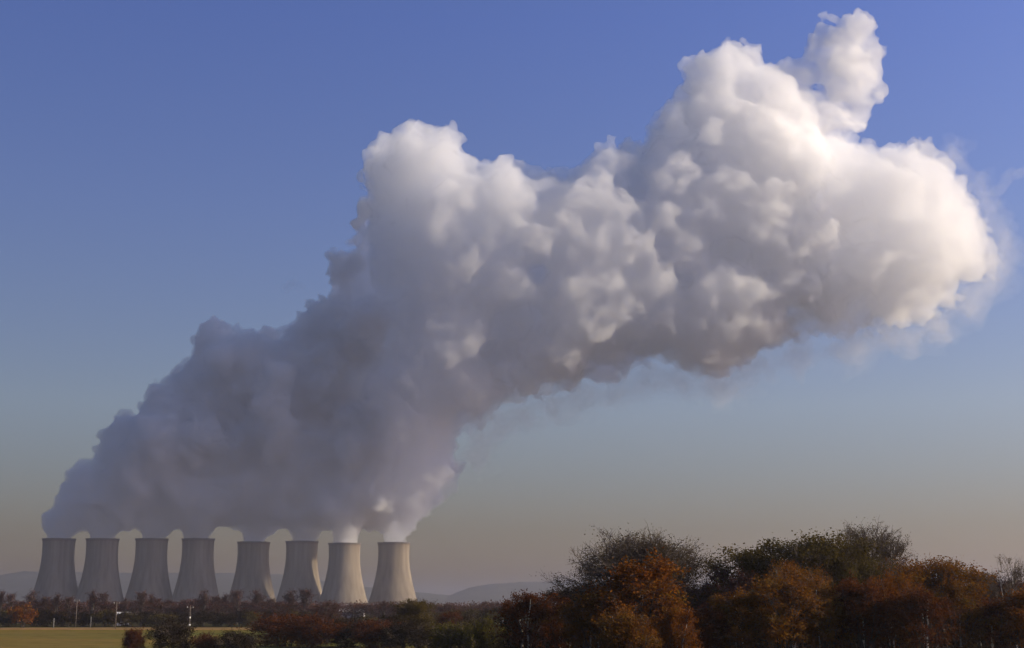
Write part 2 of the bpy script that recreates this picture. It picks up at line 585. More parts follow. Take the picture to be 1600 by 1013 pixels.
#@@TOWERS
def concrete_mat():
    m, nt, out = new_mat('concrete')
    b = nt.nodes.new('ShaderNodeBsdfDiffuse')
    tc = nt.nodes.new('ShaderNodeTexCoord')
    mp = nt.nodes.new('ShaderNodeMapping'); mp.inputs['Scale'].default_value = (0.16, 0.16, 0.008)
    n = nt.nodes.new('ShaderNodeTexNoise'); n.inputs['Scale'].default_value = 1.0; n.inputs['Detail'].default_value = 6
    oi = nt.nodes.new('ShaderNodeObjectInfo')
    n.noise_dimensions = '4D'
    nt.links.new(tc.outputs['Object'], mp.inputs[0]); nt.links.new(mp.outputs[0], n.inputs['Vector'])
    ml = nt.nodes.new('ShaderNodeMath'); ml.operation = 'MULTIPLY'; ml.inputs[1].default_value = 40
    nt.links.new(oi.outputs['Random'], ml.inputs[0]); nt.links.new(ml.outputs[0], n.inputs['W'])
    r = nodes_ramp(nt, n.outputs['Fac'], [(0.3, (0.17, 0.14, 0.105)), (0.5, (0.25, 0.205, 0.152)), (0.7, (0.31, 0.26, 0.195))])
    # shade under the lip, put into the colour as a dark band
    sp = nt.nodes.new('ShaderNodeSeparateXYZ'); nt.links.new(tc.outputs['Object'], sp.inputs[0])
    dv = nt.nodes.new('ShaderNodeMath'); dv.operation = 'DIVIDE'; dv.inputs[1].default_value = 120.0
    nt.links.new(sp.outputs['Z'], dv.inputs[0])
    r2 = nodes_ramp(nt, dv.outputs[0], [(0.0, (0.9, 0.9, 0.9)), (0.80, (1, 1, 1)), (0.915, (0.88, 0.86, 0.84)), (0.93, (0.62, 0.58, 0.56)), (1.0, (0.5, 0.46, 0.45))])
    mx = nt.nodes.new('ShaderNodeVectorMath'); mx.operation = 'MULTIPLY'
    nt.links.new(r.outputs[0], mx.inputs[0]); nt.links.new(r2.outputs[0], mx.inputs[1]); nt.links.new(mx.outputs[0], b.inputs['Color'])
    nt.links.new(b.outputs[0], out.inputs['Surface'])
    return m


M_concrete = concrete_mat()


def lathe(name, prof, n, smooth=True, closed=False):
    V, Fc = [], []
    for r, z in prof:
        for k in range(n):
            a = 2 * math.pi * k / n
            V.append((r * math.cos(a), r * math.sin(a), z))
    m = len(prof)
    for i in range(m if closed else m - 1):
        for k in range(n):
            j = (i + 1) % m
            Fc += [i * n + k, i * n + (k + 1) % n, j * n + (k + 1) % n, j * n + k]
    return mesh_np(name, V, Fc, np.full(len(Fc) // 4, 4), smooth=smooth)


def tubes_mesh(name, tubes, sides=4, mats=None, smooth=True):
    """tubes: list of (points n x 3, radii n[, material])"""
    V, Fc, Sz, Mi = [], [], [], []
    base = 0
    ang = [2 * math.pi * k / sides for k in range(sides)]
    ca, sa = np.cos(ang), np.sin(ang)
    for tb in tubes:
        P, R = tb[0], tb[1]
        mi = tb[2] if len(tb) > 2 else 0
        n = len(P)
        d = P[-1] - P[0]
        d = d / (np.linalg.norm(d) + 1e-9)
        u = np.cross(d, (0.0, 0.0, 1.0) if abs(d[2]) < 0.9 else (1.0, 0.0, 0.0))
        u = u / np.linalg.norm(u)
        v = np.cross(d, u)
        ring = P[:, None, :] + R[:, None, None] * (ca[:, None] * u + sa[:, None] * v)[None]
        V.append(ring.reshape(-1, 3))
        for i in range(n - 1):
            for k in range(sides):
                k2 = (k + 1) % sides
                Fc += [base + i * sides + k, base + i * sides + k2, base + (i + 1) * sides + k2, base + (i + 1) * sides + k]
        Sz.append((n - 1) * sides)
        Mi.append(np.full((n - 1) * sides, mi))
        base += n * sides
    V = np.vstack(V)
    return mesh_np(name, V, Fc, np.full(sum(Sz), 4), smooth=smooth, mats=np.concatenate(Mi))


TZ = np.linspace(8, 114, 40)
TR = 26.3 * np.sqrt(1 + ((TZ - 95) / 70) ** 2)
shell_me = lathe('shell', list(zip(TR, TZ)) + [(r - 0.8, z) for r, z in zip(TR[::-1], TZ[::-1])], 96, closed=True)
lip_me = lathe('rim', [(27.28, 112.6), (28.1, 112.9), (28.1, 115.1), (26.2, 115.1), (26.2, 112.6)], 96, smooth=False, closed=True)
rb = TR[0] - 0.4
legs = []
for k in range(36):
    a0, a1 = 2 * math.pi * k / 36, 2 * math.pi * (k + 0.5) / 36
    for s_ in (-1, 1):
        p0 = np.array([(rb + 1.6) * math.cos(a1), (rb + 1.6) * math.sin(a1), -0.3])
        a2 = a1 + s_ * math.pi / 36
        p1 = np.array([rb * math.cos(a2), rb * math.sin(a2), 8.1])
        legs.append((np.array([p0, p1]), np.array([0.45, 0.45])))
legs_me = tubes_mesh('support_columns', legs, 6)
M_rim = noisy_mat('shaded_rim', (0.10, 0.09, 0.085), (0.16, 0.14, 0.13), 0.15)  # the rim's shade is put into its dark colour
TLABEL = ['shadowed concrete cooling tower at the far left end of the row',
          'shadowed cooling tower second in the row, beside the far left tower',
          'shadowed cooling tower third in the row, left of the two close together',
          'shadowed cooling tower fourth in the row, before the widest gap',
          'shadowed grey cooling tower fifth in the row, right of the widest gap',
          'cooling tower with only a sunlit patch under its rim on the right',
          'half sunlit cooling tower just left of the rightmost one',
          'brightest half sunlit cooling tower standing apart at the right end']
for i, (tx, ty, td) in enumerate(TOWERS):
    x = at(tx, ty, td).x
    root = empty('cooling_tower', (x, td, 0), 0.3 * i, (td / 2420, td / 2420, at(tx, ty, td).z / 115.1))
    tag(root, TLABEL[i], 'cooling tower', 'row of eight cooling towers under the steam')
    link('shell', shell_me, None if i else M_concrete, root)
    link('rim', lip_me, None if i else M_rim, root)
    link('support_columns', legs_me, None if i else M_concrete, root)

#@@TREES
def leaf_mat(name, cols, transl=0.35):
    """leaf colour picked per leaf, with slow drifts of tone through the crown"""
    m, nt, out = new_mat(name)
    geo = nt.nodes.new('ShaderNodeNewGeometry')
    tc = nt.nodes.new('ShaderNodeTexCoord')
    n = nt.nodes.new('ShaderNodeTexNoise'); n.inputs['Scale'].default_value = 0.45; n.inputs['Detail'].default_value = 2
    nt.links.new(tc.outputs['Object'], n.inputs['Vector'])
    ad = nt.nodes.new('ShaderNodeMath'); ad.operation = 'MULTIPLY_ADD'; ad.inputs[1].default_value = 0.45
    nt.links.new(geo.outputs['Random Per Island'], ad.inputs[0])
    sb = nt.nodes.new('ShaderNodeMath'); sb.operation = 'MULTIPLY_ADD'; sb.inputs[1].default_value = 1.5; sb.inputs[2].default_value = -0.48
    nt.links.new(n.outputs['Fac'], sb.inputs[0]); nt.links.new(sb.outputs[0], ad.inputs[2])
    k = len(cols)
    r = nodes_ramp(nt, ad.outputs[0], [(i / (k - 1), c) for i, c in enumerate(cols)])
    d = nt.nodes.new('ShaderNodeBsdfDiffuse'); t = nt.nodes.new('ShaderNodeBsdfTranslucent')
    mx = nt.nodes.new('ShaderNodeMixShader'); mx.inputs[0].default_value = transl
    nt.links.new(r.outputs[0], d.inputs[0]); nt.links.new(r.outputs[0], t.inputs[0])
    nt.links.new(d.outputs[0], mx.inputs[1]); nt.links.new(t.outputs[0], mx.inputs[2])
    nt.links.new(mx.outputs[0], out.inputs['Surface'])
    return m


def birch_bark():
    m, nt, out = new_mat('birch_bark')
    b = nt.nodes.new('ShaderNodeBsdfDiffuse')
    tc = nt.nodes.new('ShaderNodeTexCoord')
    mp = nt.nodes.new('ShaderNodeMapping'); mp.inputs['Scale'].default_value = (1.2, 1.2, 2.2)
    n = nt.nodes.new('ShaderNodeTexNoise'); n.inputs['Scale'].default_value = 1.3; n.inputs['Detail'].default_value = 4
    nt.links.new(tc.outputs['Object'], mp.inputs[0]); nt.links.new(mp.outputs[0], n.inputs['Vector'])
    r = nodes_ramp(nt, n.outputs['Fac'], [(0.38, (0.05, 0.04, 0.03)), (0.48, (0.45, 0.40, 0.33)), (0.7, (0.66, 0.60, 0.52))])
    nt.links.new(r.outputs[0], b.inputs[0]); nt.links.new(b.outputs[0], out.inputs['Surface'])
    return m


M_bark = noisy_mat('grey_bark', (0.05, 0.04, 0.032), (0.10, 0.085, 0.07), 1.5)
M_twig = noisy_mat('twigs', (0.085, 0.062, 0.045), (0.15, 0.115, 0.085), 0.8)
M_twig_red = noisy_mat('purple_twigs', (0.055, 0.032, 0.032), (0.085, 0.05, 0.045), 0.8)
M_limb = noisy_mat('dark_limbs', (0.035, 0.027, 0.022), (0.07, 0.055, 0.045), 1.5)
M_birch = birch_bark()
L_grey = leaf_mat('withered_leaves', [(0.06, 0.043, 0.026), (0.11, 0.08, 0.045), (0.16, 0.12, 0.06)])
L_orange = leaf_mat('orange_leaves', [(0.08, 0.024, 0.004), (0.17, 0.050, 0.006), (0.22, 0.080, 0.010), (0.16, 0.10, 0.02)])
L_amber = leaf_mat('amber_leaves', [(0.10, 0.036, 0.006), (0.17, 0.060, 0.008), (0.19, 0.084, 0.012), (0.13, 0.095, 0.02)])
L_russet = leaf_mat('russet_leaves', [(0.05, 0.016, 0.006), (0.10, 0.030, 0.007), (0.15, 0.048, 0.008)])
L_olive = leaf_mat('olive_leaves', [(0.045, 0.032, 0.010), (0.085, 0.062, 0.015), (0.14, 0.10, 0.024)])
L_dark = leaf_mat('dark_leaves', [(0.012, 0.009, 0.005), (0.025, 0.017, 0.007), (0.05, 0.029, 0.009)])  # near black, with the deep shade inside the scrub put into the colour
L_yellow = leaf_mat('yellow_green_leaves', [(0.05, 0.045, 0.010), (0.10, 0.085, 0.014), (0.15, 0.11, 0.02)])


def bez(p0, p1, p2, n):
    t = np.linspace(0, 1, n)[:, None]
    return (1 - t) ** 2 * p0 + 2 * t * (1 - t) * p1 + t * t * p2


def unit(v):
    return v / (np.linalg.norm(v) + 1e-9)


def leaf_quads(P, size, jitter, flat=1.0):
    n = len(P)
    P = P + rng.normal(size=(n, 3)) * jitter
    a = rand_dirs(n)
    b = np.cross(a, rand_dirs(n)); b /= np.linalg.norm(b, axis=1)[:, None] + 1e-9
    s = size * rng.uniform(0.6, 1.35, n)[:, None]
    q = np.stack([P - a * s * 0.5, P + b * s * 0.36, P + a * s * 0.5, P - b * s * 0.36], axis=1)
    return q.reshape(-1, 3)


def make_tree(seed, H, W, base, stems=1, limbs=12, subs=8, twigs=7, twig_len=0.9, twig_r=0.014, lean=0.05, dome=1.0, trunk_r=0.2,
              leaves=0, leaf=0.2, jit=0.25, droop=0.0, upright=0.4, sides=3, lumps=5, low=False):
    """Returns (wood tubes, twig tubes, leaf corner points). Crown between base and H, about W wide."""
    global rng
    keep = rng
    rng = np.random.default_rng(seed)
    wood, tw, lp = [], [], []
    cz, rz_ = (base + H) / 2, (H - base) / 2
    lump = [(unit(rng.normal(size=3)), rng.uniform(-0.28, 0.16)) for _ in range(lumps)]

    def env(d):
        k = 1.0
        for l, a in lump:
            k += a * max(0.0, float(d @ l)) ** 3
        return k

    for s in range(stems):
        ang = rng.uniform(0, 6.28)
        off = np.array([math.cos(ang), math.sin(ang), 0]) * (0.0 if stems == 1 else rng.uniform(0.25, 0.9))
        tip = np.array([off[0] * 2.2, off[1] * 2.2, 0]) + np.array([rng.normal() * lean * H, rng.normal() * lean * H, H * rng.uniform(0.86, 0.98)])
        mid = off + np.array([rng.normal() * 0.25, rng.normal() * 0.25, H * 0.45])
        n = 12
        TP = bez(off + np.array([0, 0, -0.3]), mid, tip, n)
        TP[1:-1, :2] += rng.normal(size=(n - 2, 2)) * 0.05
        tr = trunk_r / math.sqrt(stems) * (1 - np.linspace(0, 1, n)) ** 0.8 + 0.015
        wood.append((TP, tr))
        for k in range(max(3, limbs // stems)):
            t = rng.uniform(0.03 if low else max(0.12, base / H * 0.75), 0.97)
            i = t * (n - 1); i0 = int(i)
            p = TP[i0] + (TP[min(i0 + 1, n - 1)] - TP[i0]) * (i - i0)
            d = rand_dirs(1)[0]
            d[2] = d[2] * 0.9 + 0.1 if low else abs(d[2]) * 1.1 - 0.35 + upright * 0.6
            d = unit(d)
            e = np.array([d[0] * W / 2, d[1] * W / 2, 0]) * env(d) * rng.uniform(0.55, 0.9)
            ez = cz + d[2] * rz_ * env(d) * rng.uniform(0.6, 0.92)
            end = np.array([e[0], e[1], max(base * 0.8, ez)])
            end[2] = max(end[2], 0.15 if low else p[2] - 0.2 + (0.5 if droop == 0 else 0))
            if end[2] > H * 0.95: end[2] = H * 0.95
            c = (p + end) / 2 + np.array([0, 0, -0.10 * H * (0.5 if upright > 0.5 else 0.2)]) * (1 if droop == 0 else -0.6)
            LP = bez(p, c, end, 7)
            lr = max(0.03, tr[i0] * 0.5) * (1 - np.linspace(0, 1, 7)) + 0.015
            wood.append((LP, lr, 1))
            for q in range(subs):
                t2 = rng.uniform(0.25, 1.0)
                j = t2 * 6; j0 = min(int(j), 5)
                p2 = LP[j0] + (LP[j0 + 1] - LP[j0]) * (j - j0)
                out = unit(p2 - np.array([0, 0, cz - rz_ * 0.3]))
                d2 = unit(out * 0.8 + rng.normal(size=3) * 0.55 + np.array([0, 0, upright * 0.7]))
                l2 = twig_len * rng.uniform(1.0, 2.1)
                e2 = p2 + d2 * l2
                SP = bez(p2, (p2 + e2) / 2 + rng.normal(size=3) * 0.1 * l2, e2, 4)
                tw.append((SP, np.array([twig_r * 2.2, twig_r * 1.8, twig_r * 1.4, twig_r])))
                for u in range(twigs):
                    t3 = rng.uniform(0.2, 1.0)
                    j = t3 * 3; j0 = min(int(j), 2)
                    p3 = SP[j0] + (SP[j0 + 1] - SP[j0]) * (j - j0)
                    d3 = unit(d2 * 0.9 + rng.normal(size=3) * 0.6 + np.array([0, 0, upright * 0.4 - droop]))
                    l3 = twig_len * rng.uniform(0.5, 1.2)
                    m3 = p3 + d3 * l3 * 0.5 + rng.normal(size=3) * 0.06 * l3
                    e3 = p3 + unit(d3 + np.array([0, 0, -droop])) * l3
                    tw.append((np.array([p3, m3, e3]), np.array([twig_r, twig_r * 0.8, twig_r * 0.5])))
                    lp.append(np.stack([p3 * 0.3 + e3 * 0.7, e3, m3]))
    L = None
    if leaves:
        lp = np.concatenate(lp)
        dens = np.repeat(rng.uniform(0.03, 1, len(lp) // (3 * twigs) + 1) ** 1.7, 3 * twigs)[:len(lp)]
        pick = rng.choice(len(lp), leaves, p=dens / dens.sum())
        L = leaf_quads(lp[pick], leaf, jit)
    rng = keep
    return wood, tw, L, sides


def crown_mesh(name, tw, L, sides):
    a = tubes_mesh('tw', tw, sides) if tw else None
    V, Fc, Mi, Sz = [], [], [], 0
    if a:
        co = np.empty(len(a.vertices) * 3, np.float32); a.vertices.foreach_get('co', co)
        li = np.empty(len(a.loops), np.int32); a.loops.foreach_get('vertex_index', li)
        V.append(co.reshape(-1, 3)); Fc.append(li); Mi.append(np.zeros(len(a.polygons), np.int32))
        bpy.data.meshes.remove(a)
    if L is not None:
        b = len(V[0]) if V else 0
        V.append(L); Fc.append(np.arange(len(L)) + b); Mi.append(np.ones(len(L) // 4, np.int32))
    Fc = np.concatenate(Fc); Mi = np.concatenate(Mi)
    return mesh_np(name, np.vstack(V), Fc, np.full(len(Mi), 4), mats=Mi)


PROTO = {}


def proto(kind, seed, H, W, wood_mat, twig_mat, leaf_m, **kw):
    wood, tw, L, sides = make_tree(seed, H, W, **kw)
    tm = tubes_mesh(kind + '_trunk', wood, 6)
    tm.materials.append(wood_mat)
    tm.materials.append(M_limb)
    cm = crown_mesh(kind + '_crown', tw, L, sides)
    cm.materials.append(twig_mat)
    if leaf_m: cm.materials.append(leaf_m)
    co = np.empty(len(cm.vertices) * 3, np.float32); cm.vertices.foreach_get('co', co); co = co.reshape(-1, 3)
    H = float(np.percentile(co[:, 2], 99.7))
    W = float(np.mean(np.percentile(co[:, :2], 98.5, axis=0) - np.percentile(co[:, :2], 1.5, axis=0)))
    PROTO.setdefault(kind, []).append((tm, cm, H, W))


def recolour(src, kind, twig_mat, leaf_m):
    for tm, cm, H, W in PROTO[src]:
        c2 = cm.copy(); c2.materials[0] = twig_mat; c2.materials[1] = leaf_m
        PROTO.setdefault(kind, []).append((tm, c2, H, W))


# nearby kinds
for sd_ in (1, 2):
    proto('bare', sd_, 13, 12, M_bark, M_twig, L_grey, base=4.6, limbs=66, subs=14, twigs=9, twig_len=0.95, twig_r=0.014, trunk_r=0.3, leaves=26000, leaf=0.13, jit=0.25, upright=0.3, stems=2, lumps=0)
for sd_ in (3, 4):
    proto('forked', sd_, 14, 8, M_bark, M_twig, L_grey, base=3.6, limbs=38, subs=13, twigs=9, twig_len=0.85, twig_r=0.014, trunk_r=0.3, leaves=9000, leaf=0.12, jit=0.15, upright=0.95, stems=3)
for sd_, st in ((5, 2), (6, 1), (7, 3)):
    proto('orange_birch', sd_, 11, 6.5, M_birch, M_twig, L_orange, base=0.9, limbs=36, subs=9, twigs=7, twig_len=0.7, twig_r=0.010, trunk_r=0.17, leaves=16000, leaf=0.185, jit=0.2, droop=0.35, upright=0.55, stems=st, lumps=8)
recolour('orange_birch', 'amber_birch', M_twig, L_amber)
recolour('orange_birch', 'russet_birch', M_twig_red, L_russet)
for sd_ in (8, 9):
    proto('olive', sd_, 11, 9, M_bark, M_twig, L_olive, base=1.0, limbs=38, subs=9, twigs=7, twig_len=0.75, twig_r=0.012, trunk_r=0.25, leaves=20000, leaf=0.165, jit=0.24, upright=0.5, stems=2, lumps=9)
recolour('olive', 'amber_willow', M_twig, L_amber)
recolour('olive', 'dark', M_twig_red, L_dark)
for sd_ in (10, 11):
    proto('purple', sd_, 11, 8, M_bark, M_twig_red, L_russet, base=1.5, limbs=28, subs=11, twigs=9, twig_len=0.8, twig_r=0.014, trunk_r=0.2, leaves=3000, leaf=0.13, jit=0.2, upright=0.7, stems=3)
for sd_ in (12, 13):
    proto('sparse', sd_, 13, 5, M_birch, M_twig, L_grey, base=3.5, limbs=14, subs=7, twigs=6, twig_len=0.8, twig_r=0.013, trunk_r=0.14, leaves=650, leaf=0.15, jit=0.15, upright=0.8, stems=2)
for sd_, st in ((17, 3), (18, 2)):
    proto('stem_amber', sd_, 11, 6.5, M_birch, M_twig, L_amber, base=5.0, limbs=26, subs=9, twigs=7, twig_len=0.7, twig_r=0.010, trunk_r=0.24, leaves=9500, leaf=0.185, jit=0.2, droop=0.35, upright=0.55, stems=st, lumps=8, lean=0.03)
recolour('stem_amber', 'stem_russet', M_twig_red, L_russet)
# bushes, leafy to the ground
for sd_ in (14, 15, 16):
    proto('bush', sd_, 5, 6.5, M_bark, M_twig, L_dark, base=0.2, limbs=40, subs=8, twigs=6, twig_len=0.75, twig_r=0.014, trunk_r=0.1, leaves=8500, leaf=0.19, jit=0.22, upright=0.6, stems=5, lumps=16, low=True)
recolour('bush', 'olive_bush', M_twig, L_olive)
recolour('bush', 'yellow_bush', M_twig, L_yellow)
recolour('bush', 'russet_bush', M_twig_red, L_russet)
# far kinds: coarser twigs
for sd_ in (21, 22, 23):
    proto('far_bare', sd_, 10, 7, M_bark, M_twig_red, L_russet, base=0.6, limbs=24, subs=8, twigs=6, twig_len=0.9, twig_r=0.026, trunk_r=0.2, leaves=500, leaf=0.35, jit=0.3, upright=0.8, stems=2)
for sd_ in (24, 25):
    proto('far_poplar', sd_, 12, 3.6, M_bark, M_twig_red, L_russet, base=1.5, limbs=20, subs=7, twigs=5, twig_len=0.9, twig_r=0.022, trunk_r=0.18, leaves=150, leaf=0.3, jit=0.3, upright=1.3)
for sd_ in (26, 27):
    proto('far_shrub', sd_, 6, 7, M_bark, M_twig_red, L_dark, base=0.3, limbs=18, subs=6, twigs=4, twig_len=0.7, twig_r=0.03, trunk_r=0.12, leaves=2600, leaf=0.40, jit=0.3, upright=0.5, stems=3, low=True)
recolour('far_shrub', 'far_orange', M_twig, L_orange)
recolour('far_shrub', 'far_olive', M_twig, L_olive)

ntree = 0


def plant(name, kind, px, top, wpx, dist, label, cat, group=None, var=None, rz=None):
    global ntree
    pr = PROTO[kind]
    tm, cm, H, W = pr[(ntree if var is None else var) % len(pr)]
    ntree += 1
    p = at(px, top, dist)
    wd = wpx * dist / F
    root = empty(name, (p.x, dist, 0), random.uniform(0, 6.28) if rz is None else rz, (wd / W, wd / W, p.z / H))
    tag(root, label, cat, group)
    link('trunk', tm, None, root)
    link('crown', cm, None, root)
    return root


for a in [
    # ---- the wood on the right, back row to front row
    ('bare_tree', 'bare', 992, 834, 196, 168, 'big round grey tree, almost leafless, at the left end of the wood', 'tree'),
    ('scrub_tree', 'purple', 1116, 885, 96, 162, 'dark purplish brown thicket tree just right of the big round grey tree', 'tree'),
    ('bushy_tree', 'olive', 1190, 848, 165, 162, 'dark olive tree with a flat ragged top, left of the low middle tree', 'tree'),
    ('bushy_tree', 'olive', 1275, 836, 140, 160, 'dark olive tree pressed against the left side of the tall forked bare tree', 'tree'),
    ('bare_tree', 'forked', 1360, 820, 112, 166, 'tallest tree of the wood, bare upright forking branches against the sky', 'tree'),
    ('bushy_tree', 'amber_willow', 1460, 874, 150, 155, 'broad rounded tree turning from green to amber, right of the tallest bare tree', 'tree'),
    ('bare_tree', 'sparse', 1577, 868, 56, 150, 'thin pale tree with a few twigs poking above the right end of the wood', 'tree'),
    ('bare_tree', 'forked', 1538, 893, 46, 185, 'small pale bare tree in the gap right of the broad amber tree', 'tree'),
    ('scrub_tree', 'purple', 1582, 896, 90, 160, 'reddish brown bare bush under the thin pale tree at the right edge', 'tree'),
    ('scrub_tree', 'purple', 1345, 880, 110, 172, 'purplish thicket below the forked branches of the tallest bare tree', 'tree'),
    ('scrub_tree', 'dark', 1225, 885, 140, 170, 'dark brown bush filling the middle of the wood behind the amber birches', 'tree'),
    ('scrub_tree', 'dark', 1420, 905, 120, 170, 'dark brown bush behind the trunk of the broad amber tree', 'tree'),
    ('bushy_tree', 'olive', 1330, 868, 100, 158, 'olive brown tree right under the tallest bare tree, left of its trunk', 'tree'),
    ('scrub_tree', 'purple', 1408, 872, 90, 163, 'brown twiggy tree between the tallest bare tree and the broad amber tree', 'tree'),
    ('bushy_tree', 'amber_willow', 1240, 880, 110, 150, 'olive amber tree in the dip between the two dark olive trees', 'tree'),
    ('scrub_tree', 'purple', 1150, 890, 90, 155, 'purplish brown bush below the left edge of the flat topped olive tree', 'tree'),
    ('orange_birch', 'orange_birch', 1000, 872, 128, 140, 'bright orange birch standing in front of the big round grey tree', 'tree'),
    ('orange_birch', 'amber_birch', 925, 928, 100, 140, 'rounded amber birch just left of the bright orange birch', 'tree'),
    ('orange_birch', 'russet_birch', 876, 938, 66, 150, 'low brown birch between the amber birch and the white stemmed outlier', 'tree'),
    ('white_stemmed_birch', 'stem_russet', 824, 926, 88, 145, 'small russet birch with two white stems, leftmost of the wood', 'tree'),
    ('orange_birch', 'orange_birch', 1052, 948, 62, 128, 'low orange birch at the foot of the bright orange birch, right side', 'tree'),
    ('orange_birch', 'amber_birch', 985, 955, 80, 125, 'low yellowish amber birch at the foot of the bright orange birch', 'tree'),
    ('white_stemmed_birch', 'stem_amber', 1222, 900, 105, 132, 'amber birch with a long speckled white stem in the middle of the wood', 'tree'),
    ('orange_birch', 'amber_birch', 1158, 925, 92, 134, 'amber green birch below the left dark olive tree', 'tree'),
    ('orange_birch', 'amber_birch', 1287, 912, 92, 136, 'amber birch right of the one with the speckled white stem', 'tree'),
    ('orange_birch', 'russet_birch', 1345, 905, 84, 134, 'dark russet birch below the purplish thicket', 'tree'),
    ('orange_birch', 'orange_birch', 1392, 898, 74, 138, 'small bright amber birch below the tallest bare tree, right side', 'tree'),
    ('white_stemmed_birch', 'stem_russet', 1436, 922, 92, 132, 'dark russet birch with forked white stems below the broad amber tree', 'tree'),
    ('white_stemmed_birch', 'stem_amber', 1498, 905, 72, 136, 'slender amber birch with two parallel white stems', 'tree'),
    ('orange_birch', 'russet_birch', 1545, 935, 80, 138, 'low russet birch in front of the small pale bare tree', 'tree'),
    ('orange_birch', 'orange_birch', 1598, 918, 74, 134, 'orange birch at the far right end of the wood, cut off by the frame', 'tree'),
    ('orange_birch', 'russet_birch', 1100, 952, 80, 133, 'low dark russet birch in the black gap right of the orange birches', 'tree'),
    # ---- middle distance
    ('willow', 'olive', 645, 937, 66, 270, 'olive green willow in front of the rightmost cooling tower', 'tree'),
    ('scrub_tree', 'purple', 513, 938, 56, 300, 'russet bare tree in front of the half sunlit cooling tower', 'tree'),
    ('bush', 'russet_bush', 446, 958, 100, 272, 'wide brown bush at the right end of the green field', 'bush'),
    ('bush', 'russet_bush', 492, 964, 80, 262, 'brown bush below the russet bare tree', 'bush'),
    ('bush', 'bush', 548, 966, 88, 268, 'dark bush below the long pale roofed building', 'bush'),
    ('bush', 'russet_bush', 594, 968, 82, 262, 'dark red brown bush left of the olive willow', 'bush'),
    ('bush', 'bush', 634, 970, 70, 255, 'black green bush at the foot of the olive willow', 'bush'),
    ('bush', 'olive_bush', 672, 973, 62, 258, 'dark olive bush right of the foot of the willow', 'bush'),
    ('bush', 'yellow_bush', 714, 972, 78, 205, 'yellowish green bush, the left one of two near the wood', 'bush'),
    ('bush', 'yellow_bush', 758, 966, 54, 190, 'yellowish green bush next to the russet birch with two white stems', 'bush'),
    ('bush', 'bush', 738, 958, 44, 300, 'dark bush behind the two yellowish green bushes', 'bush'),
    ('bush', 'russet_bush', 700, 955, 40, 330, 'brown bush between the willow and the yellowish green bushes', 'bush'),
    ('bush', 'bush', 792, 962, 62, 200, 'dark bush behind the russet birch with two white stems', 'bush'),
    ('bush', 'bush', 855, 965, 70, 165, 'dark bush under the low brown birch', 'bush'),
    # ---- on the field
    ('bush', 'russet_bush', 211, 981, 34, 225, 'small upright brown bush, leftmost on the green field', 'bush'),
    ('bush', 'bush', 270, 967, 60, 228, 'tallest dark bush on the green field', 'bush'),
    ('bush', 'russet_bush', 324, 988, 40, 226, 'low straggling brown bush right of the tallest dark bush', 'bush'),
    ('bush', 'bush', 376, 985, 54, 224, 'low wide dark bush at the right of the field bushes', 'bush'),
    ('orange_tree', 'far_orange', 35, 945, 38, 478, 'round orange tree at the far edge of the green field', 'tree'),
]:
    plant(*a)

# dark trees that close the gaps at the back of the wood, their shade put into the leaf colour
for px in range(900, 1660, 36):
    plant('scrub_tree', 'dark', px + random.uniform(-10, 10), 920 + random.uniform(-12, 10), 112, 188 + random.uniform(0, 14),
          'dark scrub tree filling the gaps at the back of the wood', 'tree', 'dark scrub trees at the back of the wood')

# brambles and saplings at the foot of the wood
quads = []
for k in range(2100):
    d = rng.uniform(98, 245)
    px = rng.uniform(785, 1760)
    h = rng.uniform(1.2, 4.2) + max(0.0, (d - 170) / 60.0)
    n = 26
    q = np.column_stack([ground_x(px, d) + rng.normal(size=n) * 1.0, d + rng.normal(size=n) * 1.0, rng.uniform(0.05, 1, n) * h])
    quads.append(leaf_quads(q, 0.5, 0.2))
ug = crown_mesh('undergrowth', None, np.vstack(quads), 3)
ug.materials.append(L_dark); ug.materials.append(L_dark)
tag(link('undergrowth', ug), kind='stuff')

# tree line beyond the field
MARKS = [(92, 'the far left cooling tower'), (160, 'the second cooling tower'), (237, 'the third cooling tower'), (310, 'the fourth cooling tower'),
         (396, 'the fifth cooling tower'), (472, 'the cooling tower with the sunlit patch'), (538, 'the half sunlit cooling tower'), (615, 'the rightmost cooling tower')]


def mark(px):
    if px < 50: return 'left of all the cooling towers'
    if px > 665: return 'right of all the cooling towers'
    return 'below ' + min(MARKS, key=lambda m: abs(m[0] - px))[1]


for px, top, wd in [(3, 922, 16), (19, 926, 14), (51, 921, 17), (72, 931, 14), (90, 927, 15), (110, 931, 14), (146, 922, 18), (162, 925, 15), (196, 934, 14), (222, 923, 16), (238, 927, 14),
                    (262, 936, 14), (320, 921, 17), (337, 930, 14), (352, 927, 16), (372, 921, 18), (402, 921, 20), (425, 934, 14), (455, 921, 20), (476, 919, 20), (600, 938, 15)]:
    plant('bare_tree', 'far_poplar', px, top, wd * 1.25, 560 + random.uniform(-25, 60), 'slender bare tree of the far tree line ' + mark(px), 'tree', 'slender bare trees of the far tree line')
x = -60
while x < 800:
    dd = 560 + random.uniform(0, 130)
    top = lerp(x, [0, 250, 420, 560, 640, 800], [942, 939, 942, 948, 944, 944]) + random.uniform(-5, 5)
    plant('bare_tree', 'far_bare', x, top, random.uniform(34, 48), dd, 'brown bushy tree of the far tree line ' + mark(x), 'tree', 'brown bare trees of the far tree line')
    x += random.uniform(11, 16)
x = -60
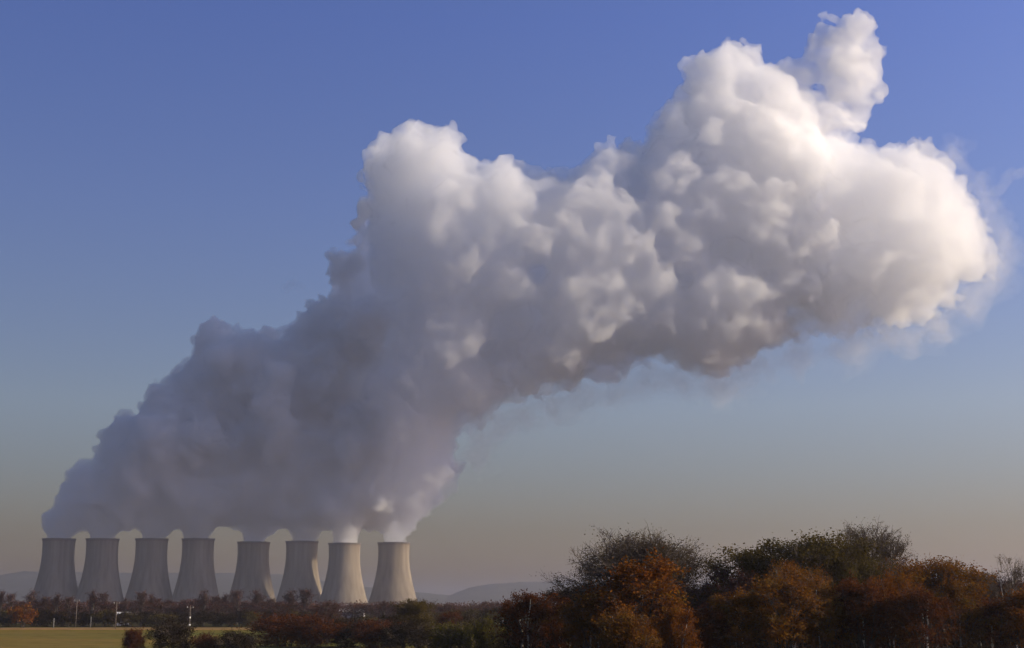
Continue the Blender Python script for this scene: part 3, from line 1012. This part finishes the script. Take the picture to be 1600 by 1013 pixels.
while x < 800:
    top = lerp(x, [0, 420, 520, 575, 640, 800], [958, 957, 963, 964, 957, 952]) + random.uniform(-5, 5)
    plant('hedge_shrub', random.choice(['far_shrub', 'far_shrub', 'far_shrub', 'far_olive']) if x < 420 else random.choice(['far_shrub', 'far_olive']), x, top, random.uniform(24, 36),
          498 + random.uniform(0, 14), 'dark shrub of the far hedge ' + mark(x), 'shrub', 'dark shrubs of the far hedge')
    x += random.uniform(12, 17)
# woods beyond, one hazy mass on the plain
tubes, quads = [], []
for k in range(2600):
    d = rng.uniform(900, 1900)
    px = rng.uniform(-300, 1700)
    h = rng.uniform(6, 10)
    c = np.array([ground_x(px, d), d, 0.0])
    n = 16
    q = np.repeat(c[None], n, 0) + np.column_stack([rng.normal(size=n) * 2.2, rng.normal(size=n) * 2.2, rng.uniform(0.2, 1, n) * h])
    quads.append(leaf_quads(q, 1.3, 0.4))
wm = crown_mesh('woods', None, np.vstack(quads), 3)
wm.materials.append(L_dark); wm.materials.append(L_russet)
tag(link('woods', wm), kind='stuff')

#@@BUILT
def boxes(name, bl, mat, parent=None):
    """bl: list of (x0, x1, y0, y1, z0, z1)"""
    V, Fc = [], []
    for (x0, x1, y0, y1, z0, z1) in bl:
        b = len(V)
        V += [(x0, y0, z0), (x1, y0, z0), (x1, y1, z0), (x0, y1, z0), (x0, y0, z1), (x1, y0, z1), (x1, y1, z1), (x0, y1, z1)]
        for f in ((3, 2, 1, 0), (4, 5, 6, 7), (0, 1, 5, 4), (1, 2, 6, 5), (2, 3, 7, 6), (3, 0, 4, 7)):
            Fc += [b + i for i in f]
    return link(name, mesh_np(name, V, Fc, np.full(len(Fc) // 4, 4)), mat, parent)


def gable_walls(L, Wd, h, rise):
    V = [(-L / 2, -Wd / 2, 0), (L / 2, -Wd / 2, 0), (L / 2, Wd / 2, 0), (-L / 2, Wd / 2, 0), (-L / 2, -Wd / 2, h), (L / 2, -Wd / 2, h), (L / 2, Wd / 2, h), (-L / 2, Wd / 2, h),
         (-L / 2, 0, h + rise), (L / 2, 0, h + rise)]
    Fs = [(0, 1, 5, 4), (2, 3, 7, 6), (1, 2, 6, 9, 5), (3, 0, 4, 8, 7)]
    return mesh_np('wall', V, [i for f in Fs for i in f], [len(f) for f in Fs])


def gable_roof(L, Wd, h, rise, over=0.4, th=0.18):
    V, Fs = [], []
    for s in (-1, 1):
        b = len(V)
        k = rise / (Wd / 2)
        ye, ze = s * (Wd / 2 + over), h - over * k
        for dz in (0.02, 0.02 + th):
            V += [(-L / 2 - over, 0, h + rise + dz), (L / 2 + over, 0, h + rise + dz), (L / 2 + over, ye, ze + dz), (-L / 2 - over, ye, ze + dz)]
        for f in ((3, 2, 1, 0), (4, 5, 6, 7), (0, 1, 5, 4), (1, 2, 6, 5), (2, 3, 7, 6), (3, 0, 4, 7)):
            Fs.append([b + i for i in f])
    return mesh_np('roof', V, [i for f in Fs for i in f], [4] * len(Fs))


M_white = noisy_mat('white_render', (0.68, 0.67, 0.63), (0.8, 0.79, 0.75), 0.6)
M_palewall = noisy_mat('pale_cladding', (0.30, 0.29, 0.29), (0.38, 0.37, 0.36), 0.4)
M_paleroof = noisy_mat('pale_roof', (0.55, 0.53, 0.50), (0.66, 0.64, 0.60), 0.4)
M_slate = noisy_mat('slate', (0.09, 0.08, 0.08), (0.15, 0.13, 0.12), 0.6)
M_glassdark = noisy_mat('window_glass', (0.03, 0.035, 0.04), (0.05, 0.055, 0.06), 0.5, rough=0.2)
M_wood = noisy_mat('pole_wood', (0.12, 0.095, 0.075), (0.2, 0.165, 0.135), 1.2)
M_grey = noisy_mat('weathered_grey', (0.2, 0.19, 0.175), (0.30, 0.285, 0.27), 1.0)
M_ceramic = noisy_mat('white_ceramic', (0.72, 0.70, 0.66), (0.82, 0.80, 0.76), 2.0)


def building(name, px, dist, L, Wd, h, rise, rz, wall, roof, label, cat, chimney=False):
    root = empty(name, (ground_x(px, dist), dist, 0), rz)
    tag(root, label, cat)
    link('wall', gable_walls(L, Wd, h, rise), wall, root)
    rf = link('roof', gable_roof(L, Wd, h, rise), roof, root)
    if chimney:
        boxes('chimney', [(L * 0.3 - 0.35, L * 0.3 + 0.35, -0.35, 0.35, h + rise * 0.6, h + rise + 1.0)], M_slate, rf)
    n = max(2, int(L / 4))
    for k in range(n):
        x = -L / 2 + L * (k + 0.5) / n
        boxes('window', [(x - 0.5, x + 0.5, -Wd / 2 - 0.05, -Wd / 2 + 0.02, h * 0.45, h * 0.45 + 1.1)], M_glassdark, root)
    boxes('door', [(-L / 2 + L / n - 0.5, -L / 2 + L / n + 0.5, -Wd / 2 - 0.04, -Wd / 2 + 0.02, 0, 2.1)], M_slate, root)
    return root


building('long_building', 551, 640, 10.5, 7, 4.4, 1.1, 0.0, M_palewall, M_paleroof, 'long grey building with a pale roof among the trees below the half sunlit tower', 'building')
building('farm_shed', 194, 530, 4.2, 3, 3.9, 0.8, 0.1, M_palewall, M_paleroof, 'low pale shed showing among the trees left of the field bushes', 'shed')
building('cottage', 675, 640, 5, 1.8, 4.6, 0.9, math.pi / 2 + 0.2, M_white, M_slate, 'tiny white gabled house right of the olive willow', 'house', True)
building('cottage', 781, 560, 6, 2.2, 3.6, 1.0, math.pi / 2 + 0.15, M_white, M_slate, 'tiny bright white house left of the russet birch with white stems', 'house', True)
building('barn', 750, 1500, 11, 9, 4.6, 2.2, 0.05, M_palewall, M_paleroof, 'distant pale roofed barn below the left end of the right hand hill', 'barn')


def pole(px, top, base, label, arm=True, rad=0.13, low_white=False):
    dist = EYE * F / (base - HORIZON)
    h = EYE - (top - HORIZON) * dist / F
    root = empty('utility_pole' if arm else 'marker_post', (at(px, top, dist).x, dist, 0), 0.25)
    tag(root, label, 'utility pole' if arm else 'post')
    link('shaft', lathe('shaft', [(0.01, -0.4), (rad, -0.4), (rad * 0.8, h), (0.01, h)], 8), M_grey if low_white else M_wood, root)
    if arm:
        am = boxes('crossarm', [(-0.9, 0.9, -0.06, 0.06, h - 0.55, h - 0.42)], M_wood, root)
        for x in (-0.8, 0.8):
            link('insulator', lathe('insulator', [(0.01, h - 0.42), (0.09, h - 0.42), (0.11, h - 0.3), (0.06, h - 0.22), (0.09, h - 0.16), (0.01, h - 0.12)], 8), M_ceramic, am).location.x = x
    return root, h


pole(182.5, 941, 981.5, 'tall wooden utility pole at the far edge of the field, by the pale shed')
pole(120.5, 937, 978.5, 'wooden utility pole standing in the hedge below the gap of the two left towers')
r_, h_ = pole(297.5, 947, 986, 'utility pole with white bands, just right of the tallest dark field bush')
for z in (h_ * 0.52, h_ * 0.24):
    link('white_band', lathe('white_band', [(0.15, z), (0.24, z), (0.24, z + 0.5), (0.15, z + 0.5)], 8, closed=True), M_ceramic, r_)
pole(84.5, 965, 979.5, 'short pale post in front of the hedge below the far left tower', arm=False, rad=0.14, low_white=True)
pole(142.5, 963, 979.5, 'thin post in front of the hedge left of the pale shed', arm=False, rad=0.11, low_white=True)

#@@HAZE
hx, hy0, hy1, hz0, hz1 = 14000, -250, 13000, -1.0, 128.0
hv = [(-hx, hy0, hz0), (hx, hy0, hz0), (hx, hy1, hz0), (-hx, hy1, hz0), (-hx, hy0, hz1), (hx, hy0, hz1), (hx, hy1, hz1), (-hx, hy1, hz1)]
hf = [3, 2, 1, 0, 4, 5, 6, 7, 0, 1, 5, 4, 1, 2, 6, 5, 2, 3, 7, 6, 3, 0, 4, 7]
haze = link('haze', mesh_np('haze', hv, hf, [4] * 6), volume_mat('haze_air', 0.00016, (0.70, 0.67, 0.69), 0.6))
tag(haze, kind='stuff')
